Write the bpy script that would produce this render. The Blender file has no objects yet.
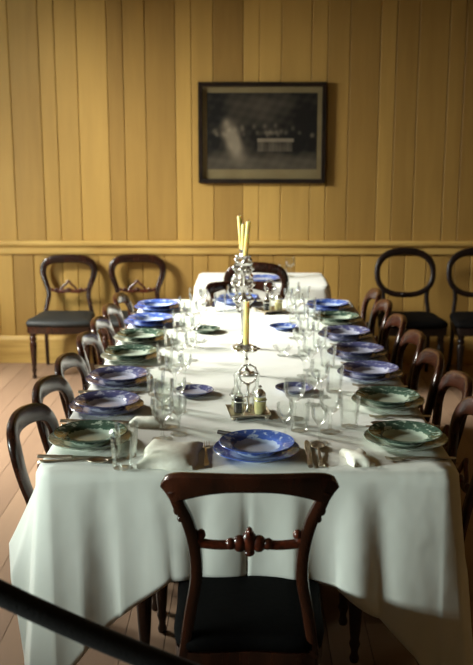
import bpy, bmesh, math, random
from mathutils import Vector, Matrix
R = math.radians
PI = math.pi
rnd = random.Random(7)
sc = bpy.context.scene
COL = sc.collection

# ------------------------------------------------------------------ materials
def lin(c):
    return tuple((v/255/12.92) if v/255 <= .04045 else ((v/255+.055)/1.055)**2.4 for v in c) + (1,)

def mat(name):
    m = bpy.data.materials.new(name); m.use_nodes = True
    nt = m.node_tree; nt.nodes.clear()
    out = nt.nodes.new('ShaderNodeOutputMaterial')
    return m, nt, out

def N(nt, t, **kw):
    n = nt.nodes.new(t)
    for k, v in kw.items():
        if k.startswith('i_'):
            n.inputs[k[2:].replace('_', ' ')].default_value = v
        else:
            setattr(n, k, v)
    return n

def ramp(nt, fac, stops):
    r = N(nt, 'ShaderNodeValToRGB')
    e = r.color_ramp.elements
    while len(e) < len(stops): e.new(.5)
    for k, (p, c) in enumerate(stops):
        e[k].position = p; e[k].color = c
    nt.links.new(fac, r.inputs['Fac'])
    return r.outputs['Color']

def principled(nt, out, **kw):
    b = N(nt, 'ShaderNodeBsdfPrincipled')
    for k, v in kw.items(): b.inputs[k].default_value = v
    nt.links.new(b.outputs[0], out.inputs['Surface'])
    return b

def objco(nt, scale):
    t = N(nt, 'ShaderNodeTexCoord'); mp = N(nt, 'ShaderNodeMapping')
    mp.inputs['Scale'].default_value = scale
    nt.links.new(t.outputs['Object'], mp.inputs['Vector'])
    return mp.outputs[0]

def noisy(name, c1, c2, scale=(20, 20, 20), rough=.5, coat=0., spec=.5, bump=0., metal=0., detail=4., lo=.35, hi=.65):
    m, nt, out = mat(name)
    n = N(nt, 'ShaderNodeTexNoise', i_Scale=1., i_Detail=detail)
    nt.links.new(objco(nt, scale), n.inputs['Vector'])
    c = ramp(nt, n.outputs['Fac'], [(lo, lin(c1)), (hi, lin(c2))])
    b = principled(nt, out, Roughness=rough, Metallic=metal)
    b.inputs['Coat Weight'].default_value = coat
    b.inputs['Coat Roughness'].default_value = .12
    b.inputs['Specular IOR Level'].default_value = spec
    nt.links.new(c, b.inputs['Base Color'])
    if bump:
        bp = N(nt, 'ShaderNodeBump', i_Strength=bump, i_Distance=.004)
        nt.links.new(n.outputs['Fac'], bp.inputs['Height'])
        nt.links.new(bp.outputs[0], b.inputs['Normal'])
    return m

M = {}
M['mahogany'] = noisy('mahogany', (32, 15, 8), (56, 26, 14), (22, 22, 5), rough=.27, coat=.12, spec=.42)
M['shaded_wood'] = noisy('shade_darkened_wood', (16, 9, 7), (28, 15, 11), (22, 22, 6), rough=.4, spec=.35)  # chair wood coloured near-black to stand in for the shade of the right corner
M['carving'] = noisy('carved_mahogany', (46, 18, 10), (94, 40, 22), (60, 60, 60), rough=.32, coat=.3)
M['horsehair'] = noisy('horsehair_upholstery', (16, 19, 20), (32, 37, 37), (160, 160, 160), rough=.6, bump=.2)
M['black_leather'] = noisy('black_leather', (4, 4, 4), (8, 7, 7), (70, 70, 70), rough=.8, spec=.08, bump=.15)
M['dark_oak'] = noisy('dark_oak', (50, 30, 18), (80, 52, 30), (6, 40, 40), rough=.45)
M['plaster'] = noisy('window_paint', (196, 178, 140), (206, 190, 152), (3, 3, 3), rough=.9)
M['ceiling'] = noisy('ceiling_boards', (84, 64, 40), (104, 80, 50), (8, .8, 8), rough=.7)
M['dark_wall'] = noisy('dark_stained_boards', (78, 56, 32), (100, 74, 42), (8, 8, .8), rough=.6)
M['sidewall'] = noisy('side_wall_boards', (150, 116, 62), (178, 142, 82), (5, 5, .8), rough=.6)
M['rail_paint'] = noisy('rail_wood', (186, 150, 80), (206, 172, 98), (3, 30, 30), rough=.5)
M['rope'] = noisy('black_rope', (10, 9, 9), (22, 18, 17), (200, 200, 200), rough=.9, bump=.5)
M['brass'] = noisy('brass', (150, 110, 50), (180, 140, 70), (30, 30, 30), rough=.3, metal=1.)
M['silver'] = noisy('silver', (232, 229, 222), (244, 242, 236), (40, 40, 40), rough=.27, metal=1.)
M['silver_old'] = noisy('worn_silver', (196, 182, 158), (222, 212, 194), (40, 40, 40), rough=.3, metal=1.)
M['candle'] = noisy('candle_wax', (240, 222, 140), (246, 232, 164), (20, 20, 20), rough=.45)
_b = M['candle'].node_tree.nodes['Principled BSDF']
_b.inputs['Subsurface Weight'].default_value = .8; _b.inputs['Subsurface Radius'].default_value = (.03, .022, .010); _b.inputs['Subsurface Scale'].default_value = .6
M['wick'] = noisy('wick', (30, 26, 22), (50, 44, 40), (90, 90, 90), rough=.9)
M['napkin'] = noisy('napkin_linen', (226, 222, 206), (238, 236, 222), (60, 60, 60), rough=.9, bump=.15)
M['dark_handle'] = noisy('dark_handle', (28, 18, 14), (48, 30, 22), (60, 60, 60), rough=.4)
M['sauce'] = noisy('dark_sauce', (14, 8, 8), (26, 14, 12), (20, 20, 20), rough=.2)
M['mustard'] = noisy('mustard', (206, 196, 130), (222, 214, 160), (30, 30, 30), rough=.4)
M['frame_black'] = noisy('black_frame', (20, 13, 10), (38, 26, 18), (12, 12, 12), rough=.35, coat=.2)
M['mat_board'] = noisy('mat_board', (160, 140, 100), (174, 154, 112), (6, 6, 6), rough=.8)
M['pottery_white'] = noisy('white_glaze', (222, 222, 212), (232, 232, 224), (20, 20, 20), rough=.12)

def glass(name, tint=(.985, .995, .985)):
    m, nt, out = mat(name)
    tr = N(nt, 'ShaderNodeBsdfTransparent'); tr.inputs[0].default_value = (*tint, 1)
    gl = N(nt, 'ShaderNodeBsdfGlossy'); gl.inputs['Roughness'].default_value = .06
    gl.inputs['Color'].default_value = (1, 1, 1, 1)
    fr = N(nt, 'ShaderNodeFresnel', i_IOR=1.5); mr = N(nt, 'ShaderNodeMapRange')
    mr.inputs['To Min'].default_value = 0.; mr.inputs['To Max'].default_value = .5
    nt.links.new(fr.outputs[0], mr.inputs['Value'])
    mx = N(nt, 'ShaderNodeMixShader')
    nt.links.new(mr.outputs[0], mx.inputs[0]); nt.links.new(tr.outputs[0], mx.inputs[1]); nt.links.new(gl.outputs[0], mx.inputs[2])
    nt.links.new(mx.outputs[0], out.inputs['Surface'])
    return m
M['glass'] = glass('clear_glass')
M['pane'] = glass('window_glass', (.98, .99, .985))

def cloth_mat():
    m, nt, out = mat('white_damask')
    b = principled(nt, out, Roughness=.85)
    b.inputs['Sheen Weight'].default_value = .15
    n = N(nt, 'ShaderNodeTexNoise', i_Scale=1., i_Detail=3.)
    nt.links.new(objco(nt, (5, 5, 5)), n.inputs['Vector'])
    c = ramp(nt, n.outputs['Fac'], [(.3, lin((228, 230, 221))), (.7, lin((238, 239, 231)))])
    nt.links.new(c, b.inputs['Base Color'])
    w = N(nt, 'ShaderNodeTexNoise', i_Scale=1., i_Detail=2.)
    nt.links.new(objco(nt, (9, 16, 7)), w.inputs['Vector'])
    bp = N(nt, 'ShaderNodeBump', i_Strength=.35, i_Distance=.012)
    nt.links.new(w.outputs['Fac'], bp.inputs['Height']); nt.links.new(bp.outputs[0], b.inputs['Normal'])
    return m
M['cloth'] = cloth_mat()

def boards_mat(name, c1, c2, scale, rough=.55):
    """wood whose boards each carry their own tone (attribute) plus stretched grain"""
    m, nt, out = mat(name)
    at = N(nt, 'ShaderNodeAttribute', attribute_name='tone')
    n = N(nt, 'ShaderNodeTexNoise', i_Scale=1., i_Detail=5., i_Roughness=.6)
    nt.links.new(objco(nt, scale), n.inputs['Vector'])
    mx = N(nt, 'ShaderNodeMath', operation='MULTIPLY_ADD'); mx.inputs[1].default_value = .45
    nt.links.new(n.outputs['Fac'], mx.inputs[0]); 
    sb = N(nt, 'ShaderNodeMath', operation='MULTIPLY'); sb.inputs[1].default_value = .5
    nt.links.new(at.outputs['Fac'], sb.inputs[0]); nt.links.new(sb.outputs[0], mx.inputs[2])
    c = ramp(nt, mx.outputs[0], [(.1, lin(c1)), (.8, lin(c2))])
    b = principled(nt, out, Roughness=rough)
    b.inputs['Specular IOR Level'].default_value = .35
    nt.links.new(c, b.inputs['Base Color'])
    return m
M['panelling'] = boards_mat('pine_panelling', (142, 109, 54), (194, 157, 84), (14, 14, 1.3))
M['floorboards'] = boards_mat('floorboards', (124, 99, 80), (160, 132, 107), (9, 1.0, 9), .5)

def china(name, ink, ink2, ground, Rr, well):
    m, nt, out = mat(name)
    tc = N(nt, 'ShaderNodeTexCoord')
    sep = N(nt, 'ShaderNodeSeparateXYZ'); nt.links.new(tc.outputs['Object'], sep.inputs[0])
    cb = N(nt, 'ShaderNodeCombineXYZ')
    nt.links.new(sep.outputs[0], cb.inputs[0]); nt.links.new(sep.outputs[1], cb.inputs[1])
    ln = N(nt, 'ShaderNodeVectorMath', operation='LENGTH'); nt.links.new(cb.outputs[0], ln.inputs[0])
    dv = N(nt, 'ShaderNodeMath', operation='DIVIDE'); dv.inputs[1].default_value = Rr
    nt.links.new(ln.outputs['Value'], dv.inputs[0])
    w = well / Rr
    dens = ramp(nt, dv.outputs[0], [(0, (.62,)*3+(1,)), (w*.55, (.35,)*3+(1,)), (w*.88, (.12,)*3+(1,)), (w, (.9,)*3+(1,)), (.93, (.8,)*3+(1,)), (.985, (1,)*3+(1,))])
    n = N(nt, 'ShaderNodeTexNoise', i_Scale=70., i_Detail=5., i_Roughness=.65)
    nt.links.new(tc.outputs['Object'], n.inputs['Vector'])
    v = N(nt, 'ShaderNodeTexVoronoi', i_Scale=42.); nt.links.new(tc.outputs['Object'], v.inputs['Vector'])
    ad = N(nt, 'ShaderNodeMath', operation='MULTIPLY_ADD'); ad.inputs[1].default_value = .45
    nt.links.new(v.outputs['Distance'], ad.inputs[0]); nt.links.new(n.outputs['Fac'], ad.inputs[2])
    su = N(nt, 'ShaderNodeMath', operation='SUBTRACT')
    nt.links.new(dens, su.inputs[0]); nt.links.new(ad.outputs[0], su.inputs[1])
    c = ramp(nt, su.outputs[0], [(-.0, lin(ground)), (.06, lin(ink2)), (.5, lin(ink))])
    sep2 = N(nt, 'ShaderNodeMath', operation='GREATER_THAN'); sep2.inputs[1].default_value = 0.
    b = principled(nt, out, Roughness=.15)
    b.inputs['Coat Weight'].default_value = .1
    nt.links.new(c, b.inputs['Base Color'])
    return m
CH = {}
for kind, Rr, well in (('soup', .107, .066), ('dinner', .122, .078), ('side', .068, .043)):
    d = kind == 'dinner'
    CH['blue', kind] = china('blue_china_'+kind, (54, 80, 160), (80, 106, 180), (176, 190, 216), Rr, well)
    CH['mauve', kind] = china('mauve_china_'+kind, (62, 64, 104), (92, 94, 134), (176, 178, 196), Rr, well)
    CH['green', kind] = china('green_china_'+kind, (112, 122, 108) if d else (44, 64, 54), (176, 184, 170) if d else (72, 94, 80), (204, 210, 198) if d else (170, 182, 166), Rr, well)

# ------------------------------------------------------------------ mesh tools
def cat(pts, n=8, closed=False):
    P = [Vector(p) for p in pts]; L = len(P); out = []
    for i in range(L if closed else L-1):
        g = (lambda k: P[k % L]) if closed else (lambda k: P[min(max(k, 0), L-1)])
        a, b, c, d = g(i-1), g(i), g(i+1), g(i+2)
        for j in range(n):
            t = j/n
            out.append(.5*((2*b)+(c-a)*t+(2*a-5*b+4*c-d)*t*t+(3*b-a-3*c+d)*t**3))
    if not closed: out.append(P[-1].copy())
    return out

def sweep(bm, pts, w, d, ref=(0, 1, 0), closed=False, seg=10, power=2.6):
    """tube along pts; w = width across ref, d = size along ref; numbers or functions of 0..1"""
    ref = Vector(ref).normalized(); L = len(pts); rings = []
    for i, p in enumerate(pts):
        a = pts[(i-1) % L] if closed or i else pts[0]
        b = pts[(i+1) % L] if closed or i < L-1 else pts[-1]
        t = (Vector(b)-Vector(a)).normalized()
        n = t.cross(ref)
        if n.length < 1e-4: n = t.orthogonal()
        n.normalize(); r2 = n.cross(t).normalized()
        f = i/(L if closed else L-1)
        ww = (w(f) if callable(w) else w)/2; dd = (d(f) if callable(d) else d)/2
        ring = []
        for k in range(seg):
            an = 2*PI*k/seg; c, s = math.cos(an), math.sin(an)
            c = math.copysign(abs(c)**(2/power), c); s = math.copysign(abs(s)**(2/power), s)
            ring.append(bm.verts.new(Vector(p)+n*ww*c+r2*dd*s))
        rings.append(ring)
    for i in range(L if closed else L-1):
        A, B = rings[i], rings[(i+1) % L]
        for k in range(seg):
            bm.faces.new((A[k], A[(k+1) % seg], B[(k+1) % seg], B[k]))
    if not closed:
        bm.faces.new(rings[0][::-1]); bm.faces.new(rings[-1])

def lathe(bm, prof, seg=24, mtx=None, cap=True):
    """prof: list of (r, z), outline from bottom to top (or around, for hollow ware)"""
    rings = []
    for r, z in prof:
        if r < 1e-5:
            rings.append([bm.verts.new((0, 0, z))])
        else:
            rings.append([bm.verts.new((r*math.cos(2*PI*k/seg), r*math.sin(2*PI*k/seg), z)) for k in range(seg)])
    vs = [v for g in rings for v in g]
    for A, B in zip(rings, rings[1:]):
        for k in range(seg):
            a0, a1 = A[k % len(A)], A[(k+1) % len(A)]
            b0, b1 = B[k % len(B)], B[(k+1) % len(B)]
            f = []
            for v in (a0, a1, b1, b0):
                if v not in f: f.append(v)
            if len(f) > 2: bm.faces.new(f)
    if cap:
        if len(rings[0]) > 1: bm.faces.new(rings[0][::-1])
        if len(rings[-1]) > 1: bm.faces.new(rings[-1])
    if mtx is not None:
        for v in vs: v.co = mtx @ v.co

def box(bm, lo, hi, bev=0.):
    x0, y0, z0 = lo; x1, y1, z1 = hi
    vs = [bm.verts.new(p) for p in ((x0, y0, z0), (x1, y0, z0), (x1, y1, z0), (x0, y1, z0), (x0, y0, z1), (x1, y0, z1), (x1, y1, z1), (x0, y1, z1))]
    fs = [bm.faces.new([vs[i] for i in q]) for q in ((3, 2, 1, 0), (4, 5, 6, 7), (0, 1, 5, 4), (1, 2, 6, 5), (2, 3, 7, 6), (3, 0, 4, 7))]
    if bev:
        es = list({e for f in fs for e in f.edges})
        bmesh.ops.bevel(bm, geom=es, offset=bev, segments=2, affect='EDGES')
    return fs

def blob(bm, c, r, seg=12, rows=7):
    """small rounded boss; r = (rx, ry, rz)"""
    prof = [(math.sin(PI*k/rows), -math.cos(PI*k/rows)) for k in range(rows+1)]
    prof[0] = (0, -1); prof[-1] = (0, 1)
    lathe(bm, prof, seg, Matrix.Translation(c) @ Matrix.Diagonal((*r, 1)))

def mesh(name, bm, m, parent=None, smooth=True, angle=40):
    bmesh.ops.recalc_face_normals(bm, faces=bm.faces)
    me = bpy.data.meshes.new(name); bm.to_mesh(me); bm.free()
    if smooth:
        me.polygons.foreach_set('use_smooth', [True]*len(me.polygons))
        try: me.set_sharp_from_angle(angle=R(angle))
        except Exception: pass
    for mm in (m if isinstance(m, (list, tuple)) else [m]):
        me.materials.append(mm)
    o = bpy.data.objects.new(name, me); COL.objects.link(o)
    if parent: o.parent = parent
    return o

def tag(o, label=None, category=None, group=None, kind=None):
    for k, v in (('label', label), ('category', category), ('group', group), ('kind', kind)):
        if v: o[k] = v
    return o

def empty(name, loc=(0, 0, 0), rz=0.):
    o = bpy.data.objects.new(name, None); COL.objects.link(o)
    o.location = loc; o.rotation_euler = (0, 0, rz); o.empty_display_size = .05
    return o

def copy_tree(o, parent=None):
    c = o.copy(); COL.objects.link(c)
    if parent: c.parent = parent
    for ch in list(o.children): copy_tree(ch, c)
    return c

class Proto:
    """first call hands out the built thing itself, later calls copies of it"""
    def __init__(self, o): self.o = o; self.used = False
    def put(self, loc, rz=0., label=None, category=None, group=None, scale=None):
        o = copy_tree(self.o) if self.used else self.o
        self.used = True
        o.location = loc; o.rotation_euler = (0, 0, rz)
        if scale: o.scale = scale
        tag(o, label, category, group)
        return o

ORD = ['first', 'second', 'third', 'fourth', 'fifth', 'sixth', 'seventh']

# ------------------------------------------------------------------ room
WY = 6.68                # face of the far panelled wall
XL, XR, YF, ZC = -2.6, 2.6, -1.6, 2.95

def board_strip(bm, lay, x0, x1, z0, z1, widths, xs, depth, seed):
    """vertical boards with chamfered edges, front faces at y = WY"""
    r = random.Random(seed); x = xs; k = 0
    while x < x1:
        w = widths[k % len(widths)]; k += 1
        a, b = max(x, x0), min(x+w, x1); x += w
        if b-a < .01: continue
        t = r.random()
        g, c = .0012, .004
        pts = [(a+g, depth), (a+g, .005), (a+g+c, 0), (b-g-c, 0), (b-g, .005), (b-g, depth)]
        lo = [bm.verts.new((px, WY+py, z0)) for px, py in pts]
        hi = [bm.verts.new((px, WY+py, z1)) for px, py in pts]
        for i in range(5):
            f = bm.faces.new((lo[i], lo[i+1], hi[i+1], hi[i]))
            for l in f.loops: l[lay] = t
        for q in (lo[::-1], hi):
            f = bm.faces.new(q)
            for l in f.loops: l[lay] = t
def tone_layer(bm): return bm.loops.layers.float.new('tone')
bm = bmesh.new(); lay = tone_layer(bm)
wid = (.2085, .111, .153)
board_strip(bm, lay, XL, XR, .86, ZC, wid, -1.657-.4725*2, .02, 11)
board_strip(bm, lay, XL, XR, 0, .86, (.153, .2085, .111), -1.70-.4725*2, .02, 5)
for f in box(bm, (XL, WY+.019, 0), (XR, WY+.12, ZC)):
    for l in f.loops: l[lay] = .1
tag(mesh('wall_back', bm, M['panelling'], smooth=False), kind='structure')

bm = bmesh.new()                       # moulded dado rail
prof = [(0, .805), (.012, .805), (.016, .815), (.018, .85), (.022, .862), (.034, .868), (.040, .880), (.040, .895), (.034, .902), (0, .902)]
a = [bm.verts.new((XL, WY-p, z)) for p, z in prof]; b = [bm.verts.new((XR, WY-p, z)) for p, z in prof]
for i in range(len(prof)-1): bm.faces.new((a[i], b[i], b[i+1], a[i+1]))
tag(mesh('trim_1', bm, M['rail_paint'], smooth=False), kind='structure')
bm = bmesh.new()
prof = [(0, 0), (.022, 0), (.022, .175), (.016, .19), (.008, .2), (0, .203)]
a = [bm.verts.new((XL, WY-p, z)) for p, z in prof]; b = [bm.verts.new((XR, WY-p, z)) for p, z in prof]
for i in range(len(prof)-1): bm.faces.new((a[i], b[i], b[i+1], a[i+1]))
tag(mesh('baseboard_back', bm, M['rail_paint'], smooth=False), kind='structure')

bm = bmesh.new(); lay = tone_layer(bm)  # floor: boards run along the room
r = random.Random(3); x = XL-.1
while x < XR+.1:
    w = .135; y = YF-.1-r.random()*2
    while y < WY+.12:
        L = 2.2+r.random()*1.6; t = r.random()
        for f in box(bm, (x+.0012, y+.001, -.05), (x+w-.0012, min(y+L, WY+.12)-.001, 0)):
            for l in f.loops: l[lay] = t
        y += L
    x += w
tag(mesh('floor', bm, M['floorboards'], smooth=False), kind='structure')
bm = bmesh.new(); box(bm, (XL-.1, YF-.1, ZC), (XR+.1, WY+.12, ZC+.1))
tag(mesh('ceiling', bm, M['ceiling'], smooth=False), kind='structure')
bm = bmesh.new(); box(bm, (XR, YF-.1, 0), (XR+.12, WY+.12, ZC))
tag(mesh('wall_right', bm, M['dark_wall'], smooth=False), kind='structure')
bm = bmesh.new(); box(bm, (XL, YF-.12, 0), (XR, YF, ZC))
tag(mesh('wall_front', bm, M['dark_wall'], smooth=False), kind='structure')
WINS = [(4.2, 5.8, .60, 2.55), (.75, 2.05, .95, 2.35)]
bm = bmesh.new()
ys = sorted([YF-.1, WY+.12] + [v for w in WINS for v in w[:2]])
for y0, y1 in zip(ys, ys[1:]):
    hole = [w for w in WINS if abs(w[0]-y0) < 1e-6]
    if hole:
        box(bm, (XL-.14, y0, 0), (XL, y1, hole[0][2])); box(bm, (XL-.14, y0, hole[0][3]), (XL, y1, ZC))
    else:
        box(bm, (XL-.14, y0, 0), (XL, y1, ZC))
tag(mesh('wall_left', bm, M['sidewall'], smooth=False), kind='structure')
for k, (y0, y1, z0, z1) in enumerate(WINS):
    t = empty('window_%d' % (k+1), (XL-.08, (y0+y1)/2, z0)); t['kind'] = 'structure'
    h, hy = z1-z0, (y1-y0)/2
    bm = bmesh.new()
    box(bm, (-.03, -hy, 0), (.03, -hy+.06, h)); box(bm, (-.03, hy-.06, 0), (.03, hy, h))
    box(bm, (-.03, -hy+.06, 0), (.03, hy-.06, .06)); box(bm, (-.03, -hy+.06, h-.06), (.03, hy-.06, h))
    box(bm, (-.025, -hy+.06, h/2-.025), (.025, hy-.06, h/2+.025))
    box(bm, (-.012, -.012, .06), (.012, .012, h-.06))
    mesh('window_frame', bm, M['plaster'], t, smooth=False)
    fr_ = [c for c in t.children][0]
    bm = bmesh.new()
    box(bm, (-.003, -hy+.06, .06), (.003, hy-.06, h-.06))
    mesh('window_pane', bm, M['pane'], fr_, smooth=False)
    bm = bmesh.new(); box(bm, (.06, -hy-.08, -.04), (.17, hy+.08, 0), .008)
    mesh('window_sill', bm, M['rail_paint'], t, smooth=False)

# ------------------------------------------------------------------ framed engraving
t = empty('framed_engraving', (.100, WY, 1.660))
tag(t, 'black framed dark engraving hanging on the panelled wall', 'picture')
FW, FH = .447, .347
bm = bmesh.new()
def border(bm, w, h, iw, ih, y0, y1, bev=0.):
    box(bm, (-w, y1, ih), (w, y0, h), bev); box(bm, (-w, y1, -h), (w, y0, -ih), bev)
    box(bm, (-w, y1, -ih), (-iw, y0, ih), bev); box(bm, (iw, y1, -ih), (w, y0, ih), bev)
border(bm, FW, FH, FW-.03, FH-.03, -.004, -.034, .003)
mesh('frame', bm, M['frame_black'], t, smooth=False)
bm = bmesh.new(); box(bm, (-FW+.028, -.012, -FH+.028), (FW-.028, -.006, FH-.028))
mesh('mat_board', bm, M['mat_board'], t, smooth=False)

def fnoise(x, y):
    return (math.sin(x*37+y*11)+math.sin(x*91-y*63+1.3)+math.sin(x*23+y*117+4.1))/3
def g2(x, y, cx, cy, sx, sy): return math.exp(-((x-cx)/sx)**2-((y-cy)/sy)**2)
heads = [(rnd.uniform(-.33, .33), rnd.uniform(-.03, .04)) for _ in range(26)]
def ink(x, y):
    v = .05+.04*fnoise(x, y)
    v += .16*max(0, min(1, (-.12-y)/.06))                     # pale floor of the scene
    v += .10*g2(x, y, .0, .17, .30, .05)+.07*g2(x, y, -.02, .09, .15, .05)
    v -= .09*g2(x, y, .27, .10, .10, .13)+.08*g2(x, y, -.28, .12, .07, .12)
    for hx, hy in heads: v += .20*g2(x, y, hx, hy, .011, .014)-.07*g2(x, y, hx, hy-.05, .018, .03)
    bx = -.205+(.02-y)*.28                                    # pale robed figure bending forward
    v += .7*min(1, 1.6*g2(x, y, bx, -.06, .046, .095))+.4*g2(x, y, -.225, .05, .020, .022)
    v += .55*(1 if -.03 < x < .20 and -.065 < y < -.045 else 0)
    v += .26*(1 if -.03 < x < .19 and -.125 < y <= -.065 else 0)*(.7+.3*fnoise(x*3, .2))
    v += .28*g2(x, y, .06, -.01, .05, .012)
    v -= .10*g2(x, y, .22, -.08, .05, .06)
    return max(.012, v)
bm = bmesh.new(); PW, PH = .385, .262; nx, nz = 150, 104
cl = bm.verts.layers.float_color.new('ink')
grid = []
for j in range(nz+1):
    row = []
    for i in range(nx+1):
        px, pz = -PW+2*PW*i/nx, -PH+2*PH*j/nz
        v = bm.verts.new((px, -.0135, pz+.012)); k = ink(px*.90, pz*.90)*.6
        v[cl] = (k*1.12, k*.90, k*.64, 1); row.append(v)
    grid.append(row)
for j in range(nz):
    for i in range(nx): bm.faces.new((grid[j][i], grid[j][i+1], grid[j+1][i+1], grid[j+1][i]))
m, nt, out = mat('engraving_print')
at = N(nt, 'ShaderNodeAttribute', attribute_name='ink'); b = principled(nt, out, Roughness=.7)
nt.links.new(at.outputs['Color'], b.inputs['Base Color'])
mesh('engraving', bm, m, t, smooth=False)
bm = bmesh.new(); box(bm, (-FW+.029, -.020, -FH+.029), (FW-.029, -.018, FH-.029))
mesh('picture_glass', bm, M['pane'], t, smooth=False)

# ------------------------------------------------------------------ chairs (face +y, origin on the floor)
def seat_outline(wf, wb, yb, yf, n=14):
    pts = [(-wb, yb), (0, yb-.006), (wb, yb), ((wf+wb)/2+.01, (yb+yf)/2), (wf, yf-.03), (wf-.05, yf+.01), (0, yf+.03), (-wf+.05, yf+.01), (-wf, yf-.03), (-(wf+wb)/2-.01, (yb+yf)/2)]
    return [(p.x, p.y) for p in cat([(x, y, 0) for x, y in pts], 6, True)]
def loft(bm, rings, capb=True, capt=True):
    R_ = [[bm.verts.new(p) for p in r] for r in rings]
    for A, B in zip(R_, R_[1:]):
        n = len(A)
        for k in range(n): bm.faces.new((A[k], A[(k+1) % n], B[(k+1) % n], B[k]))
    if capb: bm.faces.new(R_[0][::-1])
    if capt: bm.faces.new(R_[-1])
def scaled(ol, s, z, cy=0):
    return [(x*s, cy+(y-cy)*s, z) for x, y in ol]
LEG = [(.013, 0), (.016, .012), (.011, .03), (.012, .04), (.018, .06), (.014, .075), (.017, .10), (.021, .16), (.024, .22), (.025, .255), (.018, .268), (.024, .28), (.025, .29), (.018, .30), (.022, .31), (.024, .365)]
BALLOON = [(.168, .385), (.163, .43), (.152, .48), (.143, .53), (.146, .575), (.163, .625), (.181, .68), (.183, .725), (.165, .765), (.125, .788), (.06, .797), (0, .799)]

def lean(z, z0=.40, rate=.17): return -max(0, z-z0)*rate
def base_parts(t, cushion, lm, seat_z=.445, yb=-.20, wf=.225, wb=.175, yf=.19):
    ol = seat_outline(wf, wb, yb, yf)
    bm = bmesh.new()
    z = seat_z-.045
    loft(bm, [scaled(ol, .965, z), scaled(ol, 1., z+.008), scaled(ol, 1.005, z+.022), scaled(ol, .97, z+.036), scaled(ol, .88, z+.044), scaled(ol, .7, z+.050), scaled(ol, .4, z+.054), scaled(ol, .1, z+.055)])
    mesh('seat', bm, cushion, t, angle=70)
    bm = bmesh.new()
    loft(bm, [scaled(ol, .90, z-.05), scaled(ol, .975, z-.05), scaled(ol, .985, z-.044), scaled(ol, .985, z-.012), scaled(ol, .99, z-.001), scaled(ol, .9, z-.001)], False, False)
    mesh('seat_rail', bm, lm, t)
    for s in (-1, 1):
        bm = bmesh.new()
        lathe(bm, [(r_, zz*(z-.012)/.365) for r_, zz in LEG], 14, Matrix.Translation((s*(wf-.042), yf-.035, 0)))
        mesh('leg', bm, lm, t)
        bm = bmesh.new()
        c = cat([(s*(wb-.012), yb+.018, z-.006), (s*(wb-.010), yb+.012, .24), (s*(wb-.006), yb-.012, .10), (s*wb, yb-.045, 0)], 5)
        sweep(bm, c, lambda f: .030-.006*f, lambda f: .034-.008*f, (0, 1, .15), power=4)
        mesh('leg', bm, lm, t)
def balloon_chair(cushion, kx=1., crown=.021, post=.031, deep=.026, hollow=.0, rate=.17, pw_=2.8, **kw):
    t = empty('balloon_back_chair')
    base_parts(t, cushion, M['mahogany'], **kw)
    yb = -.195
    hug = lambda x, z: hollow*((x*kx/.165)**2-1)*max(0, min(1, (z-.40)/.3))     # the back is hollowed to the sitter
    pts = [(x*kx, yb+lean(z, .40, rate)+hug(x, z), z) for x, z in BALLOON] + [(-x*kx, yb+lean(z, .40, rate)+hug(x, z), z) for x, z in BALLOON[-2::-1]]
    bm = bmesh.new()
    sweep(bm, cat(pts, 6), lambda f: post+crown*max(0, math.sin(PI*f))**3, lambda f: deep+.003*math.sin(PI*f), (0, 1, .17), seg=16, power=pw_)
    mesh('back_frame', bm, M['mahogany'], t)
    bm = bmesh.new()
    Y = lambda z: yb+lean(z)-hollow*.45
    c = cat([(kx*-.145, Y(.575), .578), (kx*-.10, Y(.57), .566), (kx*-.05, Y(.56), .560), (0, Y(.56), .566), (kx*.05, Y(.56), .560), (kx*.10, Y(.57), .566), (kx*.145, Y(.575), .578)], 5)
    sweep(bm, c, lambda f: .017+.010*math.sin(PI*f), .016, (0, 1, .17))
    c = cat([(kx*-.062, Y(.56), .566), (kx*-.046, Y(.59), .590), (kx*-.016, Y(.61), .618), (0, Y(.64), .637), (kx*.016, Y(.61), .618), (kx*.046, Y(.59), .590), (kx*.062, Y(.56), .566)], 5)
    sweep(bm, c, .017, .014, (0, 1, .17))
    sp = mesh('splat', bm, M['carving'], t)
    for s in (-1, 1):
        bm = bmesh.new()
        blob(bm, (kx*s*.088, Y(.575)+.004, .574), (.016, .010, .014)); blob(bm, (kx*s*.122, Y(.58)+.002, .576), (.012, .009, .012))
        mesh('carved_scroll', bm, M['carving'], sp)
    bm = bmesh.new()
    blob(bm, (0, Y(.575)+.004, .572), (.024, .012, .017))
    mesh('carved_boss', bm, M['carving'], sp)
    return t
def ring_chair(cushion):
    t = empty('oval_back_chair')
    base_parts(t, cushion, M['shaded_wood'])
    yb = -.195
    bm = bmesh.new()
    pts = []
    for k in range(44):
        a = 2*PI*k/44; x, z = math.cos(a), math.sin(a)
        zz = .705+.150*math.copysign(abs(z)**.85, z); pts.append((.195*math.copysign(abs(x)**.82, x), yb+lean(zz), zz))
    pts = [Vector(p) for p in pts]
    sweep(bm, pts, lambda f: .038+.013*max(0, math.sin(2*PI*f)), .032, (0, 1, .17), closed=True, seg=12)
    blob(bm, (0, yb+lean(.555)+.012, .560), (.03, .01, .014))
    mesh('back_frame', bm, M['shaded_wood'], t)
    for s in (-1, 1):
        bm = bmesh.new()
        c = cat([(s*.163, yb, .39), (s*.158, yb+lean(.47), .47), (s*.150, yb+lean(.54), .54), (s*.160, yb+lean(.62), .62)], 5)
        sweep(bm, c, .03, .028, (0, 1, .17))
        mesh('back_post', bm, M['shaded_wood'], t)
    return t
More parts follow.
